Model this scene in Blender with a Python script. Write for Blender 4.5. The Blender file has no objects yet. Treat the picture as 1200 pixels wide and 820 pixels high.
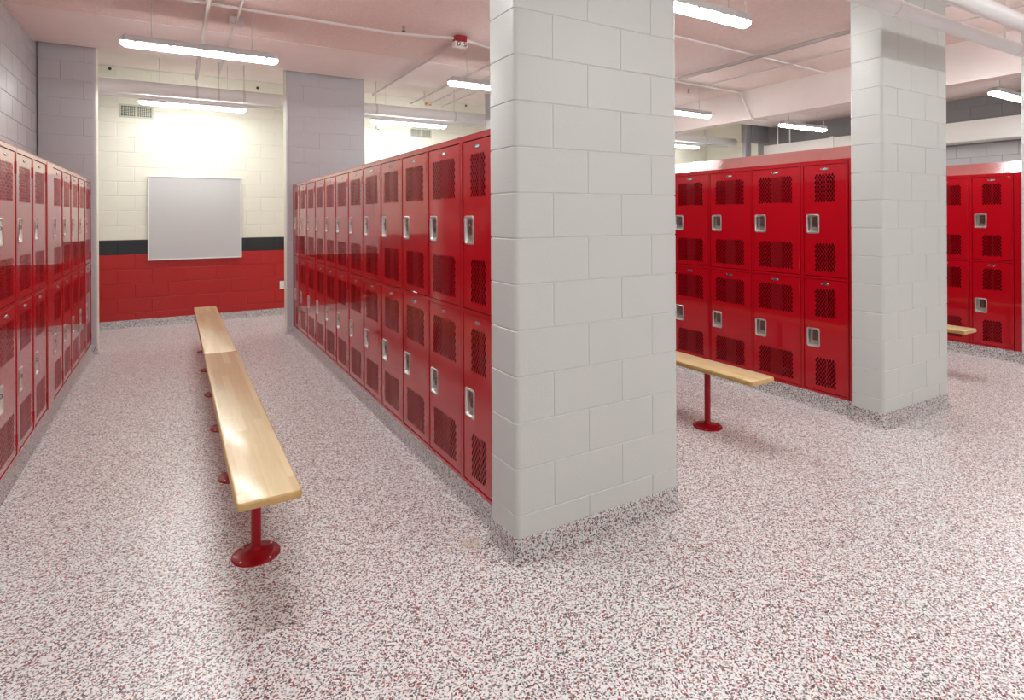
import bpy, bmesh, math, random
from mathutils import Vector, Matrix

random.seed(7)
scene = bpy.context.scene
COL = scene.collection

# ------------------------------------------------------------------ camera
YAW, ROLL, CAM_H = 0.5313, -0.0049, 1.5198
FOCAL_PX, HORIZON_V = 672.38, 253.77          # in a 1200 x 820 frame
cam_data = bpy.data.cameras.new('camera')
cam = bpy.data.objects.new('camera', cam_data)
COL.objects.link(cam)
cam_data.sensor_fit = 'HORIZONTAL'
cam_data.sensor_width = 36.0
cam_data.lens = FOCAL_PX / 1200 * 36.0
cam_data.shift_y = (HORIZON_V - 410) / 1200
cam_data.clip_start = 0.05
cam_data.clip_end = 100
fwd = Vector((math.sin(YAW), math.cos(YAW), 0))
rt0 = Vector((math.cos(YAW), -math.sin(YAW), 0))
zup = Vector((0, 0, 1))
rt = rt0 * math.cos(ROLL) + zup * math.sin(ROLL)
up = zup * math.cos(ROLL) - rt0 * math.sin(ROLL)
m = Matrix.Identity(4)
for i in range(3):
    m[i][0], m[i][1], m[i][2] = rt[i], up[i], -fwd[i]
m[2][3] = CAM_H
cam.matrix_world = m
scene.camera = cam

# ------------------------------------------------------------------ world, exposure
world = bpy.data.worlds.new('world')
scene.world = world
world.use_nodes = True
world.node_tree.nodes['Background'].inputs[0].default_value = (0.9, 0.93, 1.0, 1)
world.node_tree.nodes['Background'].inputs[1].default_value = 0.02
scene.view_settings.view_transform = 'Standard'
scene.view_settings.look = 'None'
scene.view_settings.exposure = 0.0
scene.view_settings.gamma = 1.0
scene.view_settings.use_curve_mapping = False
LAMP = 57.0                                    # emission of every tube diffuser
LAMP_COL = (0.985, 1.0, 0.985)

# ------------------------------------------------------------------ materials
def new_mat(name):
    mt = bpy.data.materials.new(name)
    mt.use_nodes = True
    nt = mt.node_tree
    b = nt.nodes['Principled BSDF']
    return mt, nt, b

def N(nt, kind, **kw):
    n = nt.nodes.new(kind)
    for k, v in kw.items():
        setattr(n, k, v)
    return n

def mat(name, col, rough=0.5, metal=0.0, coat=0.0, spec=0.5, bump=0.0, bscale=60.0, vary=0.0, vscale=3.0, bdist=0.002):
    mt, nt, b = new_mat(name)
    b.inputs['Base Color'].default_value = (*col, 1)
    b.inputs['Roughness'].default_value = rough
    b.inputs['Metallic'].default_value = metal
    b.inputs['Coat Weight'].default_value = coat
    b.inputs['Coat Roughness'].default_value = 0.03
    b.inputs['Specular IOR Level'].default_value = spec
    geo = N(nt, 'ShaderNodeNewGeometry')
    if vary:
        nz = N(nt, 'ShaderNodeTexNoise'); nz.inputs['Scale'].default_value = vscale
        nz.inputs['Detail'].default_value = 5
        nt.links.new(geo.outputs['Position'], nz.inputs['Vector'])
        rp = N(nt, 'ShaderNodeMapRange')
        rp.inputs['From Min'].default_value = 0.3; rp.inputs['From Max'].default_value = 0.7
        rp.inputs['To Min'].default_value = 1 - vary; rp.inputs['To Max'].default_value = 1 + vary * 0.4
        nt.links.new(nz.outputs['Fac'], rp.inputs['Value'])
        mx = N(nt, 'ShaderNodeVectorMath', operation='SCALE')
        mx.inputs[0].default_value = col
        nt.links.new(rp.outputs[0], mx.inputs['Scale'])
        nt.links.new(mx.outputs[0], b.inputs['Base Color'])
    if bump:
        nz = N(nt, 'ShaderNodeTexNoise'); nz.inputs['Scale'].default_value = bscale
        nz.inputs['Detail'].default_value = 3
        nt.links.new(geo.outputs['Position'], nz.inputs['Vector'])
        bp = N(nt, 'ShaderNodeBump'); bp.inputs['Strength'].default_value = bump
        bp.inputs['Distance'].default_value = bdist
        nt.links.new(nz.outputs['Fac'], bp.inputs['Height'])
        nt.links.new(bp.outputs[0], b.inputs['Normal'])
    return mt

STAIN = (1.181, 2.401, 0)                        # a small tan worn spot by the foreground pillar
def flake_mat(name, rough, shade=1.0):
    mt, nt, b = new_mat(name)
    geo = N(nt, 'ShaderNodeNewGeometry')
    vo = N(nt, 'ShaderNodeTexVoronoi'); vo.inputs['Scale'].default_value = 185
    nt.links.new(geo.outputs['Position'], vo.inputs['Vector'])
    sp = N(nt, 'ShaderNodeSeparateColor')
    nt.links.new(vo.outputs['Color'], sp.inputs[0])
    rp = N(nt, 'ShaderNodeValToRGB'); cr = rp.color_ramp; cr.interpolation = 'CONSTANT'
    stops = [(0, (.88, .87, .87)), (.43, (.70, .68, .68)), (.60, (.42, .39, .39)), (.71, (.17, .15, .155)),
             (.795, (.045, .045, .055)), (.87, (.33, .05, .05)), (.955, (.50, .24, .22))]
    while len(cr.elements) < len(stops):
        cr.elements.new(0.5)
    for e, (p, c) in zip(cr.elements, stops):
        e.position = p; e.color = (*[x * shade for x in c], 1)
    nt.links.new(sp.outputs[0], rp.inputs[0])
    ds = N(nt, 'ShaderNodeVectorMath', operation='DISTANCE'); ds.inputs[1].default_value = STAIN
    nt.links.new(geo.outputs['Position'], ds.inputs[0])
    mr = N(nt, 'ShaderNodeMapRange'); mr.inputs['From Min'].default_value = .03; mr.inputs['From Max'].default_value = .065
    mr.inputs['To Min'].default_value = .5; mr.inputs['To Max'].default_value = 0
    nt.links.new(ds.outputs['Value'], mr.inputs['Value'])
    mx = N(nt, 'ShaderNodeMix', data_type='RGBA'); mx.inputs['B'].default_value = (.56, .47, .33, 1)
    nt.links.new(mr.outputs[0], mx.inputs['Factor']); nt.links.new(rp.outputs[0], mx.inputs['A'])
    nt.links.new(mx.outputs['Result'], b.inputs['Base Color'])
    nz = N(nt, 'ShaderNodeTexNoise'); nz.inputs['Scale'].default_value = 90
    nt.links.new(geo.outputs['Position'], nz.inputs['Vector'])
    bp = N(nt, 'ShaderNodeBump'); bp.inputs['Strength'].default_value = 0.35; bp.inputs['Distance'].default_value = 0.002
    nt.links.new(nz.outputs['Fac'], bp.inputs['Height'])
    nt.links.new(bp.outputs[0], b.inputs['Normal'])
    b.inputs['Roughness'].default_value = rough
    return mt

def wood_mat(name):
    mt, nt, b = new_mat(name)
    tc = N(nt, 'ShaderNodeTexCoord')
    # staves 4 cm wide along the bench, each with its own tone
    sx = N(nt, 'ShaderNodeSeparateXYZ'); nt.links.new(tc.outputs['Object'], sx.inputs[0])
    def math_(op, a, bv):
        n = N(nt, 'ShaderNodeMath', operation=op)
        for i, v in enumerate((a, bv)):
            if isinstance(v, (int, float)): n.inputs[i].default_value = v
            else: nt.links.new(v, n.inputs[i])
        return n.outputs[0]
    ix = math_('FLOOR', math_('MULTIPLY', sx.outputs['X'], 23.0), 0)
    off = math_('MULTIPLY', ix, 0.377)
    iy = math_('FLOOR', math_('ADD', math_('MULTIPLY', sx.outputs['Y'], 1.7), off), 0)
    cb = N(nt, 'ShaderNodeCombineXYZ'); nt.links.new(ix, cb.inputs[0]); nt.links.new(iy, cb.inputs[1])
    wn = N(nt, 'ShaderNodeTexWhiteNoise'); nt.links.new(cb.outputs[0], wn.inputs['Vector'])
    mp = N(nt, 'ShaderNodeMapping'); mp.inputs['Scale'].default_value = (40, 2.2, 40)
    nt.links.new(tc.outputs['Object'], mp.inputs['Vector'])
    nz = N(nt, 'ShaderNodeTexNoise'); nz.inputs['Scale'].default_value = 1.6; nz.inputs['Detail'].default_value = 6
    nt.links.new(mp.outputs[0], nz.inputs['Vector'])
    sm = math_('ADD', math_('MULTIPLY', wn.outputs['Value'], 0.55), math_('MULTIPLY', nz.outputs['Fac'], 0.45))
    rp = N(nt, 'ShaderNodeValToRGB')
    rp.color_ramp.elements[0].position = .15; rp.color_ramp.elements[0].color = (.70, .51, .25, 1)
    rp.color_ramp.elements[1].position = .75; rp.color_ramp.elements[1].color = (.87, .73, .44, 1)
    nt.links.new(sm, rp.inputs[0])
    nt.links.new(rp.outputs[0], b.inputs['Base Color'])
    b.inputs['Roughness'].default_value = 0.28
    b.inputs['Coat Weight'].default_value = 0.4
    b.inputs['Coat Roughness'].default_value = 0.15
    return mt

RED_PAINT = (.43, .002, .009)
M = {}
M['locker_red'] = mat('red_powder_coat', RED_PAINT, rough=.25, coat=.8, spec=.25, bump=.02, bscale=22, bdist=.003)
M['locker_inner'] = mat('shaded_inner_coat', (.02, .001, .0015), rough=.8, spec=.1)  # near-black stands in for the shade inside the red cabinets
M['stiffener'] = mat('shaded_stiffener_coat', (.08, .0015, .003), rough=.6, spec=.2)  # red paint darkened to read as shade behind the door holes
M['steel'] = mat('brushed_steel', (.66, .63, .60), rough=.36, metal=1, bump=.05, bscale=200)
M['latch'] = mat('steel_red_reflection', (.26, .15, .14), rough=.35, metal=1)  # red-brown imitates the red surroundings mirrored in the steel
M['plate'] = mat('number_plate_metal', (.34, .40, .43), rough=.25, metal=.9)
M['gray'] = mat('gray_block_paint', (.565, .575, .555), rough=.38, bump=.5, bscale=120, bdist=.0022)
M['gray_wall'] = mat('dimmed_gray_block_paint', (.49, .48, .495), rough=.38, bump=.4, bscale=110, bdist=.002)  # the light grey paint again, darkened for dimmer light on the far faces
M['gray_dark'] = mat('dark_gray_block_paint', (.27, .265, .275), rough=.5, bump=.3, bscale=95)
M['cream'] = mat('cream_block_paint', (.82, .80, .69), rough=.4, bump=.2, bscale=95)
M['wall_red'] = mat('red_block_paint', (.44, .014, .014), rough=.34, bump=.2, bscale=95)
M['wall_black'] = mat('black_block_paint', (.018, .020, .024), rough=.4, bump=.2, bscale=95)
M['ceiling'] = mat('pink_bounce_ceiling_paint', (.86, .715, .665), rough=.7, bump=.6, bscale=34, vary=.06, vscale=26, bdist=.006)  # white paint tinted pink for light bounced off the red lockers
M['ceiling_smooth'] = mat('pink_bounce_smooth_ceiling', (.90, .80, .765), rough=.7, vary=.03, vscale=4)  # white with the pink bounce light mixed in, paler than the rough part
M['white_wall'] = mat('white_wall_paint', (.70, .68, .66), rough=.6)
M['soffit'] = mat('white_soffit_paint', (.80, .77, .73), rough=.5)
M['pipe_white'] = mat('white_pipe_jacket', (.88, .86, .86), rough=.35)
M['conduit'] = mat('painted_conduit', (.70, .66, .64), rough=.45)
M['flake'] = flake_mat('flake_epoxy_floor', .30)
M['flake_base'] = flake_mat('flake_epoxy_cove', .34, .72)  # the floor epoxy, darkened for weaker light on upright faces
M['wood'] = wood_mat('maple_laminate')
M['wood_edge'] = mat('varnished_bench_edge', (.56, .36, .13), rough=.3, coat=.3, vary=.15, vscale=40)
M['pedestal_red'] = mat('red_pedestal_paint', (.33, .002, .010), rough=.3, coat=.15, spec=.25)
M['board'] = mat('gray_board_surface', (.57, .56, .555), rough=.35)
M['board_frame'] = mat('white_board_frame', (.78, .78, .76), rough=.35)
M['white_plastic'] = mat('white_plastic', (.82, .81, .78), rough=.35)
M['dark'] = mat('dark_plastic', (.03, .03, .03), rough=.5)
M['vent'] = mat('painted_grille', (.60, .60, .50), rough=.5)
M['duct_dark'] = mat('duct_interior', (.06, .06, .05), rough=.8)
M['fixture'] = mat('gray_fixture_housing', (.58, .58, .58), rough=.4)
M['red_box'] = mat('red_device_paint', (.40, .01, .015), rough=.4)
M['orange'] = mat('orange_cap', (.75, .25, .08), rough=.5)
M['chrome'] = mat('chrome', (.7, .7, .7), rough=.12, metal=1)

def lamp_mat():
    mt, nt, b = new_mat('lit_diffuser')
    b.inputs['Base Color'].default_value = (.9, .9, .9, 1)
    b.inputs['Emission Color'].default_value = (*LAMP_COL, 1)
    b.inputs['Emission Strength'].default_value = LAMP
    return mt
M['lamp'] = lamp_mat()

# ------------------------------------------------------------------ mesh helpers
class MB:
    """collects faces and links them as one mesh object"""
    def __init__(self):
        self.v, self.f, self.mi = [], [], []
    def face(self, pts, k=0):
        n = len(self.v)
        self.v += [tuple(p) for p in pts]
        self.f.append(tuple(range(n, n + len(pts)))); self.mi.append(k)
    def box(self, x0, x1, y0, y1, z0, z1, k=0):
        n = len(self.v)
        self.v += [(x, y, z) for z in (z0, z1) for y in (y0, y1) for x in (x0, x1)]
        for q in ((0, 2, 3, 1), (4, 5, 7, 6), (0, 1, 5, 4), (2, 6, 7, 3), (0, 4, 6, 2), (1, 3, 7, 5)):
            self.f.append(tuple(n + i for i in q)); self.mi.append(k)
    def loft(self, rings, cap0=True, cap1=True, k=0):
        n = len(self.v); c = len(rings[0])
        for r in rings:
            self.v += [tuple(p) for p in r]
        for i in range(len(rings) - 1):
            for j in range(c):
                a = n + i * c + j; b = n + i * c + (j + 1) % c
                self.f.append((a, b, b + c, a + c)); self.mi.append(k)
        if cap0: self.f.append(tuple(n + j for j in reversed(range(c)))); self.mi.append(k)
        if cap1: self.f.append(tuple(n + (len(rings) - 1) * c + j for j in range(c))); self.mi.append(k)
    def lathe(self, prof, seg=24, c=(0, 0, 0)):
        rings = [[(c[0] + r * math.cos(2 * math.pi * j / seg), c[1] + r * math.sin(2 * math.pi * j / seg), c[2] + z)
                  for j in range(seg)] for r, z in prof]
        self.loft(rings)
    def tube(self, pts, r, seg=12, caps=True):
        pts = [Vector(p) for p in pts]
        rings = []
        for i, p in enumerate(pts):
            d = (pts[min(i + 1, len(pts) - 1)] - pts[max(i - 1, 0)]).normalized()
            a = d.cross(Vector((0.13, 0.29, 0.95)) if abs(d.z) < .9 else Vector((1, 0.1, 0))).normalized()
            b = d.cross(a)
            rings.append([p + (a * math.cos(t) + b * math.sin(t)) * r for t in (2 * math.pi * j / seg for j in range(seg))])
        self.loft(rings, caps, caps)
    def mesh(self, name, mats, smooth=None, weld=True):
        me = bpy.data.meshes.new(name)
        me.from_pydata(self.v, [], self.f)
        if not isinstance(mats, (list, tuple)): mats = [mats]
        for x in mats: me.materials.append(x)
        if len(mats) > 1:
            me.polygons.foreach_set('material_index', self.mi)
        bm = bmesh.new(); bm.from_mesh(me)
        if weld: bmesh.ops.remove_doubles(bm, verts=bm.verts, dist=1e-5)
        bmesh.ops.recalc_face_normals(bm, faces=bm.faces)
        if smooth is not None:
            for f in bm.faces: f.smooth = True
            for e in bm.edges:
                e.smooth = len(e.link_faces) == 2 and e.calc_face_angle(0) < smooth
        bm.to_mesh(me); bm.free()
        return me

def obj(name, me, parent=None, loc=(0, 0, 0), rotz=0.0):
    o = bpy.data.objects.new(name, me)
    COL.objects.link(o)
    o.location = loc
    o.rotation_euler = (0, 0, rotz)
    if parent: o.parent = parent
    return o

def thing(name, label, cat, loc=(0, 0, 0), rotz=0.0, group=None):
    o = obj(name, None, None, loc, rotz)
    o.empty_display_size = 0.1
    o['label'] = label; o['category'] = cat
    if group: o['group'] = group
    return o

def tag(o, label, cat, group=None):
    o['label'] = label; o['category'] = cat
    if group: o['group'] = group
    return o

def struct(o):
    o['kind'] = 'structure'
    return o

def rect_ring(x0, x1, z0, z1, rad, seg=4):
    pts = []
    for cx, cz, a0 in ((x1 - rad, z1 - rad, 0), (x0 + rad, z1 - rad, 90), (x0 + rad, z0 + rad, 180), (x1 - rad, z0 + rad, 270)):
        for i in range(seg + 1):
            a = math.radians(a0 + 90 * i / seg)
            pts.append((cx + rad * math.cos(a), cz + rad * math.sin(a)))
    return pts

def bevel_box_mesh(name, dx, dy, dz, bev, mats, seg=1, vertical=None):
    """box with its low corner at the origin, bevelled"""
    mb = MB(); mb.box(0, dx, 0, dy, 0, dz)
    me = mb.mesh(name, mats)
    bm = bmesh.new(); bm.from_mesh(me)
    if vertical:                                     # rounded vertical edges (bullnose), chosen by corner
        es = []
        for e in bm.edges:
            a, b = e.verts
            if abs(a.co.z - b.co.z) > 1e-6 and (round(a.co.x / dx), round(a.co.y / dy)) in vertical:
                es.append(e)
        r = bmesh.ops.bevel(bm, geom=es, offset=.024, segments=4, affect='EDGES', profile=.5)
        sharp = [e for e in bm.edges if e.calc_face_angle(0) > .8]
        bmesh.ops.bevel(bm, geom=sharp, offset=bev, segments=seg, affect='EDGES', profile=.5)
        for f in bm.faces: f.smooth = True
        for e in bm.edges: e.smooth = e.calc_face_angle(0) < .5
    else:
        bmesh.ops.bevel(bm, geom=bm.edges[:], offset=bev, segments=seg, affect='EDGES', profile=.5)
    bm.to_mesh(me); bm.free()
    return me

# ------------------------------------------------------------------ shell
C = .2032                                            # block course
CEIL, CEIL_BACK, STEP_Y = 3.40, 3.62, 7.76
XL, XR, YB, YF = -1.285, 11.10, 9.60, -4.2           # inner faces of the room

def plain_box(name, b, mt, kind=True):
    mb = MB(); mb.box(*b)
    o = obj(name, mb.mesh(name, mt))
    return struct(o) if kind else o

plain_box('floor', (XL - .2, XR + .2, YF - .2, YB + .2, -.12, 0), M['flake'])
plain_box('ceiling', (XL - .2, XR + .2, YF - .2, 6.50, CEIL, CEIL + .4), M['ceiling'])
plain_box('ceiling', (XL - .2, XR + .2, 6.506, STEP_Y, CEIL - .002, CEIL + .4), M['ceiling_smooth'])
plain_box('ceiling', (XL - .2, XR + .2, STEP_Y, YB + .2, CEIL_BACK, CEIL_BACK + .2), M['ceiling_smooth'])

BLOCKS = {}
def block_mesh(dx, dy, dz, mname, vertical=None):
    key = (round(dx, 3), round(dy, 3), round(dz, 3), mname, vertical)
    if key not in BLOCKS:
        BLOCKS[key] = bevel_box_mesh('block', dx, dy, dz, .003, M[mname], 1, vertical)
    return BLOCKS[key]

GAP, WGAP, PROUD = .0035, .006, .005
def block_wall(root, axis, face, sgn, u0, u1, seg, z0, z1, colour, half=.4064):
    """single blocks over a wall face. axis 'x': wall runs along x at y=face. sgn: side the room is on.
    seg: the ranges (u0, u1, z0, z1) where each block is an object; the rest is one joined part."""
    rest = {}
    k = 0
    z = 0.0
    while z < z1 - 1e-4:
        zt = min(z + C, z1)
        if zt > z0 + 1e-4:
            u = u0 - (half / 2 if k % 2 else 0)
            while u < u1 - 1e-4:
                a, b = max(u, u0), min(u + half, u1)
                if b - a > .03:
                    zz = max(z, z0)
                    dz = zt - zz - WGAP; du = b - a - WGAP; dp = .02
                    mn = colour(k)
                    seen = any(a < s[1] and b > s[0] and zz < s[3] and zt > s[2] for s in seg)
                    lo = (a + WGAP / 2, face - (dp - PROUD) if sgn > 0 else face - PROUD, zz + WGAP / 2)
                    dims = (du, dp, dz)
                    if axis == 'y':
                        lo = (lo[1], lo[0], lo[2]); dims = (dp, du, dz)
                    if seen:
                        obj('block', block_mesh(*dims, mn), root, lo)
                    else:
                        rest.setdefault(mn, MB()).box(lo[0], lo[0] + dims[0], lo[1], lo[1] + dims[1], lo[2], lo[2] + dims[2])
                u += half
        z = zt; k += 1
    for mn, mb in rest.items():
        o = obj('blockwork', mb.mesh('blockwork', M[mn]), root)
        o['kind'] = 'stuff'

def band(k):
    return 'wall_red' if k < 5 else 'wall_black' if k == 5 else 'cream'

# back wall: red to 1.016 m, a black course, cream above
mb = MB()
mb.box(XL - .2, XR + .2, YB, YB + .2, 0, 5 * C, 0)
mb.box(XL - .2, XR + .2, YB, YB + .2, 5 * C, 6 * C, 1)
mb.box(XL - .2, XR + .2, YB, YB + .2, 6 * C, CEIL_BACK + .1, 2)
wall_back = struct(obj('wall_back', mb.mesh('wall_back', [M['wall_red'], M['wall_black'], M['cream']], weld=False)))
block_wall(wall_back, 'x', YB, -1, -1.30, XR, [(-.82, 1.5, 0, CEIL_BACK), (2.3, 5.3, 1.95, CEIL_BACK), (9.4, 10.9, 1.9, CEIL_BACK)],
           .02, CEIL_BACK, band)
# left wall, grey
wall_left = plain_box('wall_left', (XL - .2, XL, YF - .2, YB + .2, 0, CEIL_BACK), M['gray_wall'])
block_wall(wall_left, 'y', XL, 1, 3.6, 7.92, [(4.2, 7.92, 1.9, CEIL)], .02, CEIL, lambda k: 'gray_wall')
# right wall, grey, darker upper part
wall_right = plain_box('wall_right', (XR, XR + .2, YF - .2, 8.16, 0, CEIL_BACK), M['gray_dark'])
plain_box('wall_right_2', (XR, XR + .2, 8.1605, YB + .2, 0, CEIL_BACK), M['cream'])
block_wall(wall_right, 'y', XR, -1, 2.0, 8.0, [(2.6, 8.0, 1.95, CEIL)], .02, CEIL, lambda k: 'gray_dark' if k > 12 else 'gray_wall')
wall_front = plain_box('wall_front', (XL - .2, XR + .2, YF - .2, YF, 0, CEIL_BACK), M['white_wall'])

def cove(name, path, mt, h=.104, r=.028, closed=False, kind=True):
    """cove base: a profile swept along a plan path, the room lying on the right-hand side of travel"""
    prof = [(.004, h), (.0055, h - .003), (.006, .045), (.010, .022), (.018, .008), (r + .006, .0015), (r + .006, 0.0), (-.01, 0), (-.01, h)]
    n = len(path); rings = []
    P = [Vector((*p, 0)) for p in path]
    for i in range(n):
        if closed: d0 = P[i] - P[i - 1]; d1 = P[(i + 1) % n] - P[i]
        else:
            d0 = P[i] - P[i - 1] if i else P[1] - P[0]
            d1 = P[i + 1] - P[i] if i < n - 1 else d0
        d0 = d0.normalized(); d1 = d1.normalized()
        n0 = Vector((d0.y, -d0.x, 0)); n1 = Vector((d1.y, -d1.x, 0))
        nn = (n0 + n1); nn = nn / max(nn.dot(n0), .2) if nn.length > .01 else n0
        rings.append([P[i] + nn * a + Vector((0, 0, b)) for a, b in prof])
    if closed: rings.append(rings[0])
    mb = MB(); mb.loft(rings, not closed, not closed)
    return obj(name, mb.mesh(name, mt, smooth=.6))

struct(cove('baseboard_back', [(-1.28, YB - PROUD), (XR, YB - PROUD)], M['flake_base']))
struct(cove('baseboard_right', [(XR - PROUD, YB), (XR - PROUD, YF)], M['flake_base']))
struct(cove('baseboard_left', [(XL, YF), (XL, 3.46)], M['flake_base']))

# beams and the boxed duct on the right
plain_box('trim_1', (7.40, 7.62, YF, STEP_Y - .02, 2.955, CEIL), M['ceiling_smooth'])
plain_box('trim_2', (10.70, XR, YF, 7.73, 2.665, 2.98), M['soffit'])
plain_box('trim_3', (10.54, XR, 7.90, 8.16, 3.10, CEIL_BACK), M['gray_dark'])
# ------------------------------------------------------------------ block pillars
def pillar(x0, x1, y0, y1, top, label, even, odd, side_joint=None, mname='gray', name='block_pillar', group=None, corner=True):
    root = thing(name, label, 'pillar', (x0, y0, 0), 0, group)
    w, d = x1 - x0, y1 - y0
    obj('core', bevel_box_mesh('core', w - .006, d - .006, top, .001, M[mname], 1, ((0, 0), (0, 1), (1, 0), (1, 1))), root, (.003, .003, 0))
    z, k = 0.0, 0
    while z < top - 1e-3:
        zt = min(z + C, top)
        cuts = [0] + [c for c in (even if k % 2 == 0 else odd)] + [w]
        for i, (a, b) in enumerate(zip(cuts, cuts[1:])):
            first, last = a == 0, b == w
            lo = (a + (0 if first else GAP / 2), 0, z + GAP / 2)
            dx = b - a - (0 if first else GAP / 2) - (0 if last else GAP / 2)
            vert = tuple(([(0, 0), (0, 1)] if first else []) + ([(1, 0), (1, 1)] if last else []))
            obj('block', block_mesh(dx, d, zt - z - GAP, mname, vert or None), root, lo)
        z = zt; k += 1
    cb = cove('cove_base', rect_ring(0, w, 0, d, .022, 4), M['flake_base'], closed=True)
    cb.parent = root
    return root

EV, OD = (.40, .805), (.20, .605)
PY0, PY1 = 2.158, 2.402
PIL = [1.285, 4.340, 7.395]
pillar(1.285, 2.275, PY0, PY1, CEIL, 'large light grey block pillar in the foreground at the end of the middle locker row', EV, OD)
pillar(4.340, 5.300, PY0 + .02, PY1 + .01, CEIL, 'light grey block pillar right of the foreground one, crossed by white pipes at its top', EV, OD)
pillar(7.395, 8.380, PY0, PY1, CEIL, 'light grey block pillar cut off by the right edge of the picture', EV, OD)
FY0, FY1 = 7.925, 8.19
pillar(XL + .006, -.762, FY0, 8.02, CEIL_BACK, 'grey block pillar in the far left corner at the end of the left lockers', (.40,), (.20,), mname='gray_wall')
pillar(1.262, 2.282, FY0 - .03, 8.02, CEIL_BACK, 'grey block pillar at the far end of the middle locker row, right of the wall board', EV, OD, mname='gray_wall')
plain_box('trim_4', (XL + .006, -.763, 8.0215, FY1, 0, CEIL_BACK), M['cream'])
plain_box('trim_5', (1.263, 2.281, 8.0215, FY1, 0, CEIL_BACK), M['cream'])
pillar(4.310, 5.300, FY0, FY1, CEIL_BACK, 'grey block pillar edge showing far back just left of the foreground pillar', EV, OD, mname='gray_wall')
pillar(10.37, 10.54, 7.905, 8.01, CEIL_BACK, 'narrow dark grey block pillar rising behind the sloped locker top', (), (), mname='gray_dark')

# ------------------------------------------------------------------ lockers
LZ0, LZ1 = .115, 1.942
DOOR_H, DOOR_Z = .876, (.135, 1.038)                 # lower and upper door
DX, DZ, HW, HH = .0248, .0366, .0096, .0153
DEPTH = .455

# local frame of a locker: x to the viewer's right, y into the locker, z up; front at y = 0
def clip(poly, ax, lim, keep_less):
    out = []
    for i in range(len(poly)):
        p, q = poly[i - 1], poly[i]
        ip = (p[ax] <= lim + 1e-9) if keep_less else (p[ax] >= lim - 1e-9)
        iq = (q[ax] <= lim + 1e-9) if keep_less else (q[ax] >= lim - 1e-9)
        if ip != iq:
            t = (lim - p[ax]) / (q[ax] - p[ax])
            out.append((p[0] + t * (q[0] - p[0]), p[1] + t * (q[1] - p[1])))
        if iq: out.append(q)
    return out

def perforated(mb, x0, z0, nx, nz):
    x1, z1 = x0 + nx * DX, z0 + nz * DZ
    T = .0012
    for s in (0, 1):
        for i in range(-1, nx + 2):
            for j in range(-1, int(nz) + 3):
                cx = x0 + (i + (.5 if s == 0 else 0)) * DX
                cz = z0 + (j + (.5 if s == 0 else 0)) * DZ
                rh = [(cx + DX / 2, cz), (cx, cz + DZ / 2), (cx - DX / 2, cz), (cx, cz - DZ / 2)]
                inside = cx - DX / 2 > x0 - 1e-6 and cx + DX / 2 < x1 + 1e-6 and cz - DZ / 2 > z0 - 1e-6 and cz + DZ / 2 < z1 + 1e-6
                if inside:
                    ho = [(cx + HW, cz), (cx, cz + HH), (cx - HW, cz), (cx, cz - HH)]
                    for q in range(4):
                        r = (q + 1) % 4
                        mb.face([(rh[q][0], 0, rh[q][1]), (rh[r][0], 0, rh[r][1]), (ho[r][0], 0, ho[r][1]), (ho[q][0], 0, ho[q][1])])
                        mb.face([(ho[q][0], 0, ho[q][1]), (ho[r][0], 0, ho[r][1]), (ho[r][0], T, ho[r][1]), (ho[q][0], T, ho[q][1])])
                else:
                    p = clip(clip(clip(clip(rh, 0, x0, False), 0, x1, True), 1, z0, False), 1, z1, True)
                    if len(p) >= 3:
                        area = abs(sum(p[k - 1][0] * p[k][1] - p[k][0] * p[k - 1][1] for k in range(len(p)))) / 2
                        if area > 1e-7:
                            q = []
                            for a in p:
                                if not q or (abs(a[0] - q[-1][0]) + abs(a[1] - q[-1][1])) > 1e-6: q.append(a)
                            if len(q) > 2: mb.face([(a[0], 0, a[1]) for a in q])
    return x1, z1

HX0, HX1, HZ0, HZ1 = .018, .126, .336, .488          # recessed handle on the door
def door_mesh(name, w, nx, px):
    mb = MB()
    h = DOOR_H; b = .0025
    pz = [(.031, .031 + 6.5 * DZ), (.576, .576 + 6.5 * DZ)]
    for z0, _ in pz: perforated(mb, px, z0, nx, 6.5)
    hx = (HX0 + .012, HX1 - .012, HZ0 + .012, HZ1 - .012)
    xs = sorted([b, hx[0], hx[1], px, px + nx * DX, w - b])
    zs = sorted([b, pz[0][0], pz[0][1], hx[2], hx[3], pz[1][0], pz[1][1], h - b])
    for xa, xb in zip(xs, xs[1:]):
        for za, zb in zip(zs, zs[1:]):
            cx, cz = (xa + xb) / 2, (za + zb) / 2
            if px < cx < px + nx * DX and any(p0 < cz < p1 for p0, p1 in pz): continue
            if hx[0] < cx < hx[1] and hx[2] < cz < hx[3]: continue
            mb.face([(xa, 0, za), (xb, 0, za), (xb, 0, zb), (xa, 0, zb)])
    ring = lambda i, y: [(i, y, i), (w - i, y, i), (w - i, y, h - i), (i, y, h - i)]
    R = [ring(b, 0), ring(.0007, .0008), ring(0, b), ring(0, .02), ring(.018, .02)]
    mb.loft(R, False, False)
    return mb.mesh(name, M['locker_red'])

def frame_mesh(w, door_x0, door_x1):
    """front frame: one sheet with two door openings, returned inwards"""
    mb = MB()
    op = [(door_x0 - .003, door_x1 + .003, z - .003, z + DOOR_H + .003) for z in DOOR_Z]
    xs = [0.0015, op[0][0], op[0][1], w - .0015]
    zs = [LZ0, op[0][2], op[0][3], op[1][2], op[1][3], LZ1]
    for i in range(3):
        for j in range(5):
            if i == 1 and j in (1, 3): continue
            mb.face([(xs[i], 0, zs[j]), (xs[i + 1], 0, zs[j]), (xs[i + 1], 0, zs[j + 1]), (xs[i], 0, zs[j + 1])])
    for x0, x1, z0, z1 in op:
        r = lambda y: [(x0, y, z0), (x1, y, z0), (x1, y, z1), (x0, y, z1)]
        mb.loft([r(0), r(.028)], False, False)
    return mb.mesh('face_frame', M['locker_red'])

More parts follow.
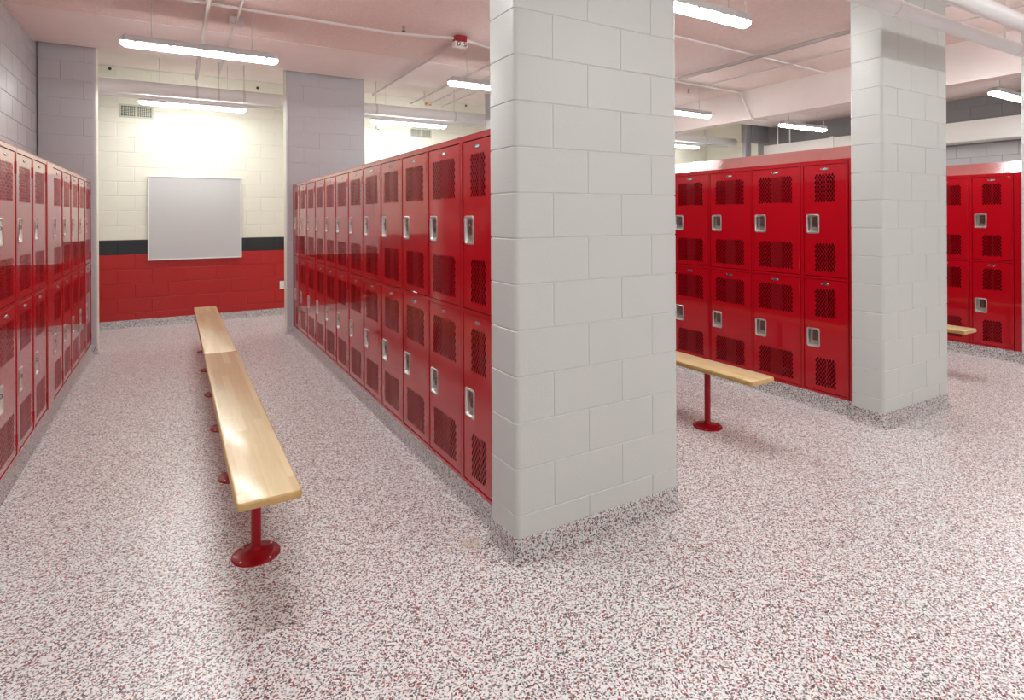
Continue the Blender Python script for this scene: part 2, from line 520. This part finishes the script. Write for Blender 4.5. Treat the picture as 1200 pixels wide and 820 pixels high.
def body_mesh(w):
    mb = MB(); t = .004
    x0, x1 = .0012, w - .0012
    r = lambda i, y: [(x0 + i, y, LZ0 + i), (x1 - i, y, LZ0 + i), (x1 - i, y, LZ1 - i), (x0 + i, y, LZ1 - i)]
    # closed sheet steel shell, open at the front: outer skin, lip, inner skin
    mb.loft([r(0, DEPTH), r(0, .0005), r(t, .0005), r(t, DEPTH - t)], True, True)
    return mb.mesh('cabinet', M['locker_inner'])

def shelf_mesh(w):
    mb = MB(); mb.box(.006, w - .006, .03, DEPTH - .006, 1.016, 1.032)
    return mb.mesh('shelf', M['locker_inner'])

def handle_mesh():
    mb = MB()
    S = [(0, .002), (0, -.002), (.0025, -.0045), (.009, -.0045), (.0125, -.001), (.0145, .010), (.018, .030)]
    rings = []
    for ins, y in S:
        p = rect_ring(HX0 + ins, HX1 - ins, HZ0 + ins, HZ1 - ins, max(.016 - ins * .5, .004))
        rings.append([(x, y, z) for x, z in p])
    mb.loft(rings, False, True)
    return mb.mesh('recessed_handle', M['steel'], smooth=.7)

def latch_mesh():
    mb = MB()
    # finger lift with a rounded foot, standing in the cup, and a padlock eye
    cx, z0, z1 = HX0 + .064, HZ0 + .050, HZ1 - .020
    rings = []
    for y, s in ((.028, 0), (.010, 0), (.006, .003)):
        rings.append([(x, y, z) for x, z in rect_ring(cx - .021 + s, cx + .021 - s, z0 + s, z1 - s, .006, 3)])
    mb.loft(rings, True, True)
    rings = []
    for i in range(9):
        a = math.pi * i / 8
        c = Vector((cx + .004, .006 - .012 * math.sin(a), z0 + .045 + .012 * math.cos(a)))
        d = Vector((0, -math.sin(a), math.cos(a)))
        rings.append([c + (Vector((1, 0, 0)) * math.cos(t) + d * math.sin(t)) * .003 for t in (2 * math.pi * k / 6 for k in range(6))])
    mb.loft(rings, True, True)
    return mb.mesh('latch', M['latch'], smooth=.7)

def plate_mesh():
    mb = MB(); rings = []
    for s, y in ((1, .001), (1, -.0015), (.9, -.003), (.80, -.003), (.76, -.0022)):
        rings.append([(.033 * s * math.cos(t), y, .0095 * s * math.sin(t)) for t in (2 * math.pi * k / 24 for k in range(24))])
    mb.loft(rings, True, True)
    return mb.mesh('number_plate', M['plate'], smooth=.6)

def hinge_mesh():
    mb = MB()
    mb.tube([(0, -.001, 0), (0, -.001, .07)], .0055, 8)
    return mb.mesh('hinge', M['locker_red'], smooth=.6)

def stiffener_mesh(x0, x1):
    mb = MB()
    prof = [(x0, .019), (x0 + .004, .009), (x1 - .004, .009), (x1, .019)]
    rings = [[(x, y, z) for x, y in prof] for z in (.01, DOOR_H - .01)]
    mb.loft(rings, True, True)
    return mb.mesh('stiffener', M['stiffener'])

KIND = {}
HANDLE, LATCH, PLATE, HINGE = handle_mesh(), latch_mesh(), plate_mesh(), hinge_mesh()
for kind, W, dx0, dw, nx, px in (('wide', .4655, .0170, .4320, 13, .0545), ('narrow', .3830, .0270, .3385, 7, .0845)):
    KIND[kind] = dict(W=W, dx0=dx0, dw=dw, door=door_mesh('door', dw, nx, px), frame=frame_mesh(W, dx0, dx0 + dw),
                      body=body_mesh(W), shelf=shelf_mesh(W), px=px, nx=nx,
                      stiff=stiffener_mesh(px + (4.4 if kind == 'wide' else 3.2) * DX, px + (8.7 if kind == 'wide' else 3.8) * DX))
PROTO = {}
def make_locker(kind):
    K = KIND[kind]
    r = thing('locker', '', 'locker')
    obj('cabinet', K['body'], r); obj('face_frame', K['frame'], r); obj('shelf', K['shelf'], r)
    for z in DOOR_Z:
        d = obj('door', K['door'], r, (K['dx0'], .004, z))
        obj('recessed_handle', HANDLE, d); obj('latch', LATCH, d)
        obj('number_plate', PLATE, d, (K['px'] + K['nx'] * DX / 2 if kind == 'wide' else K['dw'] / 2 - .001, 0, .843))
        obj('stiffener', K['stiff'], d)
        for hz in (.045, DOOR_H - .125):
            obj('hinge', HINGE, d, (K['dw'] + .001, 0, hz))
    return r

def copy_tree(o, parent=None):
    c = o.copy(); COL.objects.link(c); c.parent = parent
    for ch in o.children:
        copy_tree(ch, c)
    return c

def place_locker(kind, loc, rotz, label, group):
    if kind not in PROTO:
        PROTO[kind] = make_locker(kind); o = PROTO[kind]
    else:
        o = copy_tree(PROTO[kind])
    o.location = loc; o.rotation_euler = (0, 0, rotz)
    o['label'] = label; o['group'] = group
    return o

ORD = ['first', 'second', 'third', 'fourth', 'fifth', 'sixth', 'seventh', 'eighth', 'ninth', 'tenth', 'eleventh', 'twelfth']
ROT_L, ROT_R = -math.pi / 2, math.pi / 2             # fronts facing -x and +x

def bank_facing_left(xf, y_near, kinds, labeller, group):
    y = y_near
    for i, k in enumerate(kinds):
        y += KIND[k]['W']
        place_locker(k, (xf, y, 0), ROT_L, labeller(i), group)   # local x runs towards -y
    return y

XC = 1.3232
yc_end = bank_facing_left(XC, 2.417, ['narrow'] + ['wide'] * 10 + ['narrow'],
    lambda i: 'narrow red two-tier locker beside the foreground grey pillar, end of the middle row' if i == 0 else
    'narrow red two-tier locker at the far end of the middle row' if i == 11 else
    f'red two-tier locker, {ORD[i]} from the foreground grey pillar in the middle row', 'lockers in the middle row')
XB2 = 4.384
yb2 = bank_facing_left(XB2, 2.448, ['narrow'] + ['wide'] * 7,
    lambda i: 'narrow red two-tier locker beside the second pillar, under the long sloped top' if i == 0 else
    f'red two-tier locker, {ORD[i]} from the second pillar under the long sloped top', 'lockers right of the foreground pillar')
XB3 = 7.432
yb3 = bank_facing_left(XB3, 2.472, ['narrow'] + ['wide'] * 3,
    lambda i: 'narrow red two-tier locker at the right edge of the picture, under the short sloped top' if i == 0 else
    f'red two-tier locker, {ORD[i]} from the right edge, under the short sloped top', 'lockers at the right edge')

XLF = -.807
def left_label(i):
    return f'red two-tier locker, {ORD[i]} from the far grey corner pillar in the left row'
y = 7.905
ys = []
for i in range(5):
    k = 'narrow' if False else 'wide'
    ys.append(y - KIND[k]['W'] - 0.0); y = ys[-1]
yfill1 = y
y -= .225; yfill0 = y
for i in range(4):
    ys.append(y - .4655); y = ys[-1]
yl_end = y
for i, yy in enumerate(ys):
    place_locker('wide', (XLF, yy, 0), ROT_R, left_label(i), 'lockers in the left row')

def panel(name, b, label, bev=.002):
    me = bevel_box_mesh(name, b[1] - b[0], b[3] - b[2], b[5] - b[4], bev, M['locker_red'])
    return tag(obj(name, me, None, (b[0], b[2], b[4])), label, 'panel')
panel('filler_panel', (XLF - .03, XLF + .002, yfill0 + .001, yfill1 - .001, LZ0, LZ1), 'blank red upright filler panel between lockers of the left row')
panel('filler_panel', (XC, XC + .03, yc_end + .001, FY0 - .031 - .004, LZ0, LZ1), 'thin red filler strip closing the middle row at the far pillar')
panel('filler_panel', (XB2 + .002, XB2 + .03, 2.4125, 2.447, LZ0, LZ1), 'red filler strip between the second pillar and the sloped-top lockers')
panel('filler_panel', (XB3 + .002, XB3 + .03, 2.406, 2.471, LZ0, LZ1), 'red filler strip at the right edge beside the short sloped-top lockers')

def sloped_top(xf, y0, y1, label):
    mb = MB(); z0, z1, d = LZ1 + .001, 2.097, DEPTH
    pr = [(xf, z0), (xf, z0 + .006), (xf + d, z1), (xf + d, z0)]
    mb.loft([[(x, y, z) for x, z in pr] for y in (y0, y1)])
    me = mb.mesh('sloped_top', M['locker_red'])
    bm = bmesh.new(); bm.from_mesh(me)
    bmesh.ops.bevel(bm, geom=bm.edges[:], offset=.0025, segments=1, affect='EDGES'); bm.to_mesh(me); bm.free()
    return tag(obj('sloped_locker_top', me), label, 'cover')
sloped_top(XB2, 2.4125, yb2, 'long red sloped top over the lockers right of the foreground pillar')
sloped_top(XB3, 2.406, yb3, 'short red sloped top over the lockers at the right edge')
def flat_top(x0, x1, y0, y1, label):
    me = bevel_box_mesh('cap_strip', x1 - x0, y1 - y0, .005, .0015, M['locker_red'])
    return tag(obj('cap_strip', me, None, (x0, y0, LZ1 + .0005)), label, 'trim')
flat_top(XC - .002, XC + DEPTH, 2.417, yc_end + .03, 'flat red steel cap along the top of the middle locker row')
flat_top(XLF - DEPTH, XLF + .002, yl_end, 7.905, 'flat red steel cap along the top of the left locker row')

# flake covered curbs under the locker rows, coved to the floor
def curb(name, b, path):
    mb = MB(); mb.box(b[0], b[1], b[2], b[3], 0, LZ0 - .0005)
    o = struct(obj(name, mb.mesh(name, M['flake_base'])))
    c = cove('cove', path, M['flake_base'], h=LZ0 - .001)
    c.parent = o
    return o
curb('baseboard_middle', (XC + .008, XC + DEPTH, 2.405, FY0 - .035), [(XC + .004, FY0 - .035), (XC + .004, 2.405)][::1])
curb('baseboard_right_2', (XB2 + .008, XB2 + DEPTH, 2.416, yb2), [(XB2 + .004, yb2), (XB2 + .004, 2.416)])
curb('baseboard_right_3', (XB3 + .008, XB3 + DEPTH, 2.405, yb3), [(XB3 + .004, yb3), (XB3 + .004, 2.405)])
curb('baseboard_left_2', (XL + .006, XLF - .008, yl_end, 7.92), [(XLF - .004, yl_end), (XLF - .004, 7.92)])

# ------------------------------------------------------------------ benches
def bench_top_mesh(L, w=.24, t=.034):
    r = .012
    pts = rect_ring(-w / 2, w / 2, 0, L, .022, 5)
    def inset(i):
        return rect_ring(-w / 2 + i, w / 2 - i, i, L - i, max(.022 - i, .006), 5)
    rings = []
    for i, z in ((.008, 0), (.003, .002), (0, .009), (0, t - .012), (.0015, t - .006), (.005, t - .0018), (.010, t)):
        rings.append([(x, y, z) for x, y in inset(i)])
    mb = MB(); mb.loft(rings)
    me = mb.mesh('bench_top', [M['wood'], M['wood_edge']], smooth=.6)
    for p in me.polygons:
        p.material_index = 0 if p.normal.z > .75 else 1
    return me
def ped_meshes(h):
    mb = MB(); mb.lathe([(.0215, .008), (.0215, h)], 20)
    pole = mb.mesh('pole', M['pedestal_red'], smooth=.6)
    mb = MB()
    mb.lathe([(.102, 0), (.102, .004), (.099, .006), (.074, .0075), (.068, .010), (.050, .017), (.036, .022), (.026, .030), (.0225, .040)], 32)
    flange = mb.mesh('base_flange', M['pedestal_red'], smooth=.5)
    mb = MB(); mb.lathe([(.0055, .005), (.0055, .0075), (.004, .0095), (.001, .010)], 8)
    bolt = mb.mesh('bolt', M['steel'], smooth=.5)
    mb = MB(); mb.box(-.075, .075, -.04, .04, h - .004, h)
    mount = mb.mesh('mount_plate', M['pedestal_red'])
    return pole, flange, bolt, mount
BH, BT = .450, .034
PED = ped_meshes(BH - BT)
BT_ME = bench_top_mesh(2.745)
def bench(x, y0, label, L=2.745):
    r = thing('bench', label, 'bench', (x, y0, 0), 0, 'wooden benches on red pedestals')
    obj('bench_top', BT_ME, r, (0, 0, BH - BT))
    for py in (.46, L / 2, L - .46):
        p = obj('pedestal', PED[0], r, (0, py, 0))
        obj('base_flange', PED[1], p); obj('mount_plate', PED[3], p)
        for a in (35, 125, 215, 305):
            obj('bolt', PED[2], p, (.085 * math.cos(math.radians(a)), .085 * math.sin(math.radians(a)), 0))
    return r
bench(.311, 2.368, 'long pale wooden bench on red pedestals in the left aisle, the nearer of its two')
bench(.311, 5.121, 'pale wooden bench in the left aisle, the farther one near the wall board')
bench(3.308, 2.398, 'pale wooden bench on red pedestals coming out from behind the foreground pillar')
bench(6.362, 2.429, 'pale wooden bench end showing behind the second pillar at the far right')

# ------------------------------------------------------------------ lights
def light_meshes(L=1.25):
    def prof(yw, z): return (yw, z)
    hous = [(-.060, -.006), (-.061, .012), (-.060, .044), (-.040, .052), (.040, .052), (.060, .044), (.061, .012), (.060, -.006)]
    diff = [(-.054, -.0065), (-.054, -.014), (-.044, -.034), (-.024, -.043), (.024, -.043), (.044, -.034), (.054, -.014), (.054, -.0065)]
    def body(pr, ends):
        rings = []
        for x, s in ends:
            rings.append([(x, y * s, z * s) for y, z in pr])
        return rings
    h = L / 2
    mb = MB(); mb.loft(body(hous, ((-h, .55), (-h + .03, 1), (h - .03, 1), (h, .55))))
    A = mb.mesh('housing', M['fixture'], smooth=.5)
    mb = MB(); mb.loft(body(diff, ((-h, .55), (-h + .03, 1), (h - .03, 1), (h, .55))))
    B = mb.mesh('diffuser', M['lamp'], smooth=.5)
    mb = MB(); mb.box(-.014, .014, -.0665, -.0605, -.016, .020); 
    c = mb.mesh('clip', M['fixture'])
    return A, B, c
LM = light_meshes()
ROD = {}
def rod_mesh(h, r=.004):
    k = (round(h, 3), r)
    if k not in ROD:
        mb = MB(); mb.tube([(0, 0, 0), (0, 0, h)], r, 6)
        mb.box(-.02, .02, -.02, .02, -.001, .006)
        ROD[k] = mb.mesh('hanger_rod', M['fixture'])
    return ROD[k]
LIGHT_X = (.233, 3.27, 6.36, 9.30)
LZ = 3.035
light_names = {
    (6.36, 2.95): 'lit strip light hidden behind the second grey pillar',
    (6.36, 8.8): 'lit strip light by the back wall hidden behind the foreground pillar',
    (.233, 5.9): 'lit strip light hanging over the left aisle, nearer of the two before the wall board',
    (.233, 8.8): 'lit strip light hanging right in front of the cream wall above the grey board',
    (3.27, 5.9): 'lit strip light over the middle lockers, partly hidden by the foreground pillar',
    (3.27, 8.8): 'lit strip light far back above the middle lockers, against the cream wall',
    (3.27, 2.95): 'bright lit strip light at the top right of the foreground pillar',
    (6.36, 5.9): 'lit strip light right of the foreground pillar, below the white conduit bend',
    (9.30, 5.9): 'lit strip light against the dark grey wall above the sloped locker top',
    (9.30, 8.8): 'far lit strip light just above the sloped locker top by the foreground pillar',
    (9.30, 2.95): 'lit strip light between the two right-hand pillars before the dark grey wall',
}
for yi in (-2.9, 0.0, 2.95, 5.9, 8.8):
    for xi in LIGHT_X:
        lab = light_names.get((xi, yi)) or ('lit strip light ' + {-2.9: 'in the lamp row farthest behind the viewer, ', 0.0: 'in the lamp row straight above the viewer, ', 2.95: 'over the near bench end, ', 8.8: 'by the back wall, '}[yi]
                + {.233: 'over the left aisle', 3.27: 'over the second aisle', 6.36: 'over the third aisle', 9.30: 'over the right-hand aisle'}[xi])
        xx = xi + (.03 if (xi, yi) == (9.30, 2.95) else 0)
        yy = {(.233, 5.9): 5.897, (3.27, 5.9): 5.88, (6.36, 5.9): 5.97, (9.30, 5.9): 5.95, (9.30, 2.95): 3.10}.get((xi, yi), yi)
        r = thing('strip_light', lab, 'light', (xx, yy, LZ), 0, 'hanging strip lights')
        obj('housing', LM[0], r); obj('diffuser', LM[1], r)
        ce = CEIL_BACK if yi > STEP_Y else CEIL
        for s in (-.40, .40):
            obj('hanger_rod', rod_mesh(ce - LZ - .046, .0022 if yi > STEP_Y else .0035), r, (s, 0, .046))
        for s in (-.52, -.26, 0, .26, .52):
            obj('clip', LM[2], r, (s, 0, 0))
        if (xi, yi) in ((3.27, 2.95), (9.30, 5.9)):
            mb = MB(); h = ce - LZ
            mb.tube([(.60, 0, .01), (.605, 0, .10), (.58, 0, .18), (.52, 0, .26), (.40, 0, h - .06), (.28, 0, h - .02), (.2, 0, h - .006)], .006, 8)
            obj('power_cord', mb.mesh('power_cord', M['white_plastic'], smooth=.8), r)

# ------------------------------------------------------------------ wall board, vents, outlet
r = thing('wall_board', 'large blank pale grey board in a thin white frame on the back wall', 'board', (-.331, YB - .04, .925))
w, h = 1.203, 1.199
me = bevel_box_mesh('board_surface', w - .03, .014, h - .03, .001, M['board'])
obj('board_surface', me, r, (.015, .010, .015))
FR = {}
for nm, b in (('frame_rail', (0, w, .0, .036, 0, .018)), ('frame_rail', (0, w, 0, .036, h - .018, h)), ('frame_stile', (0, .018, 0, .036, .018, h - .018)), ('frame_stile', (w - .018, w, 0, .036, .018, h - .018))):
    obj(nm, bevel_box_mesh(nm, b[1] - b[0], b[3] - b[2], b[5] - b[4], .002, M['board_frame']), r, (b[0], b[2], b[4]))

def vent(x0, x1, z0, z1, label):
    r = thing('air_vent', label, 'vent', (x0, YB - PROUD, z0))
    w, h = x1 - x0, z1 - z0
    mb = MB(); q = lambda i, y: [(i, y, i), (w - i, y, i), (w - i, y, h - i), (i, y, h - i)]
    mb.loft([q(0, 0), q(0, -.008), q(.004, -.012), q(.020, -.012), q(.024, -.004), q(.024, 0)], False, False)
    obj('vent_frame', mb.mesh('vent_frame', M['vent']), r)
    mb = MB(); mb.box(.02, w - .02, -.002, -.001, .02, h - .02)
    obj('backing', mb.mesh('backing', M['duct_dark']), r)
    iw, ih = w - .048, h - .048
    nv = 15
    mb = MB(); mb.box(-.0035, .0035, -.010, -.003, 0, ih); vs = mb.mesh('slat', M['vent'])
    mb = MB(); mb.box(0, iw, -.011, -.004, -.003, .003); hs = mb.mesh('slat', M['vent'])
    for i in range(1, nv): obj('slat', vs, r, (.024 + iw * i / nv, 0, .024))
    for i in range(1, 7): obj('slat', hs, r, (.024, 0, .024 + ih * i / 7))
    mb = MB(); mb.box(-.008, .008, -.0125, -.003, 0, ih); obj('mullion', mb.mesh('mullion', M['vent']), r, (w / 2, 0, .024))
    return r
vent(-.66, -.255, 2.925, 3.11, 'square-gridded air vent high on the cream wall above the grey board')
vent(3.575, 3.97, 2.925, 3.09, 'air vent high on the cream wall above the middle lockers')

r = thing('wall_outlet', 'white electrical outlet on the red blocks right of the grey board', 'outlet', (1.412, YB - PROUD - .0065, .405))
obj('cover_plate', bevel_box_mesh('cover_plate', .078, .007, .125, .002, M['white_plastic']), r)
for z in (.022, .072):
    s = obj('socket', bevel_box_mesh('socket', .034, .004, .030, .0012, M['white_plastic']), r, (.022, -.0025, z))
    for x in (.009, .022):
        obj('slot', bevel_box_mesh('slot', .003, .001, .010, .0002, M['dark']), s, (x, -.0006, .012))

r = thing('wall_sensor', 'small white box on the cream wall under the far strip light', 'sensor', (2.955, YB - PROUD - .045, 3.02))
obj('sensor_body', bevel_box_mesh('sensor_body', .075, .045, .055, .006, M['white_plastic']), r)
mb = MB(); mb.lathe([(.016, 0), (.014, -.008), (.006, -.012)], 12, (.0375, .0225, 0)); obj('sensor_eye', mb.mesh('sensor_eye', M['dark'], smooth=.6), r)

# ------------------------------------------------------------------ pipes and conduits
def run(name, pts, rad, mt, label, cat, seg=12):
    """a pipe with rounded corners"""
    P = [Vector(p) for p in pts]
    out = [P[0]]
    for i in range(1, len(P) - 1):
        a, b, c = P[i - 1], P[i], P[i + 1]
        k = min(.5 * (a - b).length, .5 * (c - b).length, max(rad * 3, .05))
        s, e = b + (a - b).normalized() * k, b + (c - b).normalized() * k
        for t in (0, .25, .5, .75, 1):
            out.append(s * (1 - t) ** 2 + b * 2 * t * (1 - t) + e * t * t)
    out.append(P[-1])
    mb = MB(); mb.tube(out, rad, seg)
    return tag(obj(name, mb.mesh(name, mt, smooth=.9)), label, cat)

# big insulated pipe along the back wall
r = thing('insulated_pipe', 'fat white insulated pipe running along the back wall under the ceiling', 'pipe', (0, 8.6, 3.165))
PR = .083
mb = MB()
rings = []
for x, s in ((XL + .01, 1), (10.84, 1), (10.875, .92), (10.895, .7), (10.90, .35)):
    rings.append([(x, PR * s * math.cos(t), PR * s * math.sin(t)) for t in (2 * math.pi * k / 24 for k in range(24))])
mb.loft(rings); obj('jacket', mb.mesh('jacket', M['pipe_white'], smooth=.9), r)
mb = MB(); mb.tube([(XL + .01, -.02, -.118), (10.6, -.02, -.118)], .020, 10); obj('side_pipe', mb.mesh('side_pipe', M['pipe_white'], smooth=.9), r)
def ring_mesh(R, wid, th=.004):
    mb = MB()
    pr = [(-wid / 2, R), (-wid / 2, R + th), (wid / 2, R + th), (wid / 2, R)]
    n = 24
    rg = [[(x, q * math.cos(2 * math.pi * k / n), q * math.sin(2 * math.pi * k / n)) for x, q in pr] for k in range(n)] 
    rg.append(rg[0]); mb.loft(rg, False, False)
    return mb
bandm = ring_mesh(PR - .001, .03).mesh('pipe_band', M['conduit'])
rodm = MB(); rodm.tube([(0, 0, PR), (0, 0, CEIL_BACK - 3.165)], .007, 8); rodm = rodm.mesh('hanger_rod', M['conduit'])
for x in (.26, .51, .82, 2.65, 3.96, 5.6, 9.9):
    obj('pipe_band', bandm, r, (x, 0, 0)); obj('hanger_rod', rodm, r, (x, 0, 0))

# two white pipes crossing the second pillar
def overhead_pipe(y, z, rad, x0, x1, joints, hang, label):
    r = thing('overhead_pipe', label, 'pipe', (0, y, z))
    mb = MB(); mb.tube([(x0, 0, 0), (x1, 0, 0)], rad, 24); obj('pipe_jacket', mb.mesh('pipe_jacket', M['pipe_white'], smooth=.9), r)
    cm = ring_mesh(rad - .001, .05, .006).mesh('collar', M['pipe_white'], smooth=.7)
    for x in joints: obj('collar', cm, r, (x, 0, 0))
    mb = MB(); mb.tube([(0, 0, rad), (0, 0, CEIL - z)], .006, 8); hm = mb.mesh('hanger_rod', M['conduit'])
    for x in hang: obj('hanger_rod', hm, r, (x, 0, 0))
    return r
overhead_pipe(1.87, 2.812, .047, XL + .02, XR - .5, (-.3, 1.8, 3.88, 5.70, 7.8), (.5, 3.2, 5.48, 8.2), 'white pipe across the top of the second pillar, the lower one of two')
overhead_pipe(1.58, 2.800, .052, XL + .02, XR - .5, (.4, 2.9, 6.6, 8.8), (.9, 3.3, 5.6, 8.3), 'white pipe at the top right corner, the nearer one of two')

run('conduit', [(-1.26, 5.61, 3.37), (-.2, 5.60, 3.372), (1.9, 5.58, 3.372), (2.25, 5.50, 3.372), (2.50, 5.43, 3.372)], .013, M['pipe_white'], 'white conduit crossing the pink-tinted ceiling towards the red device box', 'conduit')
run('conduit', [(2.64, 5.43, 3.372), (2.9, 5.52, 3.372), (3.2, 5.60, 3.372), (5.9, 5.66, 3.372), (7.375, 5.72, 3.372), (7.375, 5.52, 2.94), (7.66, 5.48, 2.935), (7.75, 5.52, 3.1), (8.3, 5.6, 3.372)], .013, M['pipe_white'], 'white conduit that bends down the beam face right of the foreground pillar', 'conduit')
run('conduit', [(2.45, 4.28, 3.386), (4.5, 4.27, 3.386), (7.39, 4.40, 3.386)], .010, M['pipe_white'], 'thin white conduit on the ceiling behind the brightest strip light', 'conduit')
run('conduit', [(5.80, 0.2, 3.355), (5.80, 5.55, 3.355)], .016, M['conduit'], 'grey-pink pipe along the ceiling, left one of a pair right of the pillar', 'conduit')
run('conduit', [(5.90, 0.2, 3.362), (5.90, 5.55, 3.362)], .010, M['conduit'], 'thinner grey-pink pipe along the ceiling beside the thicker one', 'conduit')
run('conduit', [(6.48, 0.2, 3.362), (6.48, 5.62, 3.362)], .009, M['conduit'], 'thin ceiling pipe running just left of the white beam', 'conduit')
run('conduit', [(2.577, 5.52, 3.36), (2.577, 8.50, 3.36)], .016, M['conduit'], 'straight ceiling pipe from the red device box to the back wall', 'conduit')
run('conduit', [(3.33, 5.7, 3.372), (3.33, 8.9, 3.372)], .013, M['conduit'], 'ceiling pipe left of the three above the far end of the middle lockers', 'conduit')
run('conduit', [(3.60, 5.7, 3.372), (3.60, 8.9, 3.372)], .011, M['conduit'], 'ceiling pipe in the middle of the three above the far middle lockers', 'conduit')
run('conduit', [(3.87, 5.7, 3.372), (3.87, 8.9, 3.372)], .010, M['conduit'], 'ceiling pipe right of the three above the far middle lockers', 'conduit')
run('conduit', [(.25, 4.0, 3.334), (.25, 8.50, 3.334)], .020, M['conduit'], 'thicker ceiling pipe passing over the left aisle strip light', 'conduit')
run('conduit', [(.50, 4.0, 3.342), (.50, 5.90, 3.342)], .011, M['conduit'], 'thin ceiling conduit entering the square ceiling box from the front', 'conduit')
run('conduit', [(.50, 6.04, 3.376), (.50, 8.52, 3.376)], .011, M['conduit'], 'thin ceiling conduit leaving the square ceiling box towards the back wall', 'conduit')
r = thing('junction_box', 'square pale junction box on the ceiling above the left strip light', 'box', (.44, 5.905, 3.335))
obj('box_body', bevel_box_mesh('box_body', .125, .125, .064, .004, M['conduit']), r)
obj('box_lid', bevel_box_mesh('box_lid', .131, .131, .006, .002, M['conduit']), r, (-.003, -.003, -.006))

r = thing('ceiling_sensor', 'red ceiling box carrying a white twin-eyed device left of the foreground pillar', 'sensor', (2.57, 5.43, 3.34))
obj('mount_box', bevel_box_mesh('mount_box', .12, .10, .06, .004, M['red_box']), r, (-.06, -.05, 0))
obj('device_body', bevel_box_mesh('device_body', .15, .08, .055, .012, M['white_plastic'], 3), r, (-.075, -.045, -.056))
mb = MB(); mb.lathe([(.024, 0), (.024, .010), (.019, .014), (.015, .010), (.004, .006)], 16)
eye = mb.mesh('lens', M['chrome'], smooth=.6)
for s in (-.036, .036):
    e = obj('lens', eye, r, (s, -.044, -.029)); e.rotation_euler = (math.pi / 2, 0, 0)

def sprinkler(x, y, z, label, up=0, wall=False):
    r = thing('sprinkler_head', label, 'sprinkler', (x, y, z))
    if wall: r.rotation_euler = (-math.pi / 2, 0, 0)
    mb = MB(); mb.tube([(0, 0, 0), (0, 0, up)], .012, 8); obj('drop_pipe', mb.mesh('drop_pipe', M['conduit'], smooth=.9), r)
    mb = MB(); mb.lathe([(.014, 0), (.016, -.008), (.016, -.02), (.009, -.026), (.009, -.03)], 12); obj('nozzle', mb.mesh('nozzle', M['chrome'], smooth=.6), r)
    mb = MB(); mb.lathe([(.020, -.046), (.021, -.044), (.004, -.041)], 12); obj('deflector', mb.mesh('deflector', M['dark'], smooth=.6), r)
    mb = MB(); mb.tube([(-.010, 0, -.028), (-.012, 0, -.036), (0, 0, -.043)], .0025, 6); obj('arm', mb.mesh('arm', M['chrome']), r)
    return r
sprinkler(-.757, YB - PROUD - .022, 3.566, 'sprinkler head high on the cream wall above the left air vent', .02, True)
sprinkler(1.10, YB - PROUD - .022, 3.506, 'sprinkler head high on the cream wall left of the far pillar', .02, True)
sprinkler(4.63, YB - PROUD - .022, 3.566, 'sprinkler head high on the cream wall above the nearest middle lockers', .02, True)
sprinkler(1.938, 5.37, 3.385, 'sprinkler head on the pink-tinted ceiling left of the red device box', .012)
sprinkler(6.561, 5.99, 3.385, 'sprinkler head above the strip light right of the foreground pillar', .012)
mb = MB(); mb.tube([(3.62, 9.0, 3.412), (3.72, 9.0, 3.412)], .022, 12)
tag(obj('pipe_cap', mb.mesh('pipe_cap', M['orange'], smooth=.7)), 'small orange cap among the pipes at the back ceiling', 'cap')
mb = MB(); mb.tube([(3.60, 9.0, 3.435), (3.60, 9.0, 3.62)], .009, 8)
tag(obj('drop_pipe', mb.mesh('drop_pipe', M['conduit'])), 'short drop pipe beside the orange cap at the back ceiling', 'pipe')

# hanger rods of the boxed duct on the right
for y, lab in ((7.43, 'left of the two thin white rods hanging to the white boxed duct'), (7.16, 'right of the two thin white rods hanging to the white boxed duct')):
    mb = MB(); mb.tube([(10.74, y, 2.978), (10.74, y, CEIL - .001)], .012, 8)
    tag(obj('hanger_rod', mb.mesh('hanger_rod', M['white_plastic'])), lab, 'rod')
mb = MB(); mb.box(10.66, 10.70, 6.24, 6.30, 2.67, 3.0)
tag(obj('conduit_box', mb.mesh('conduit_box', M['soffit'])), 'small upright box on the face of the white boxed duct', 'box')
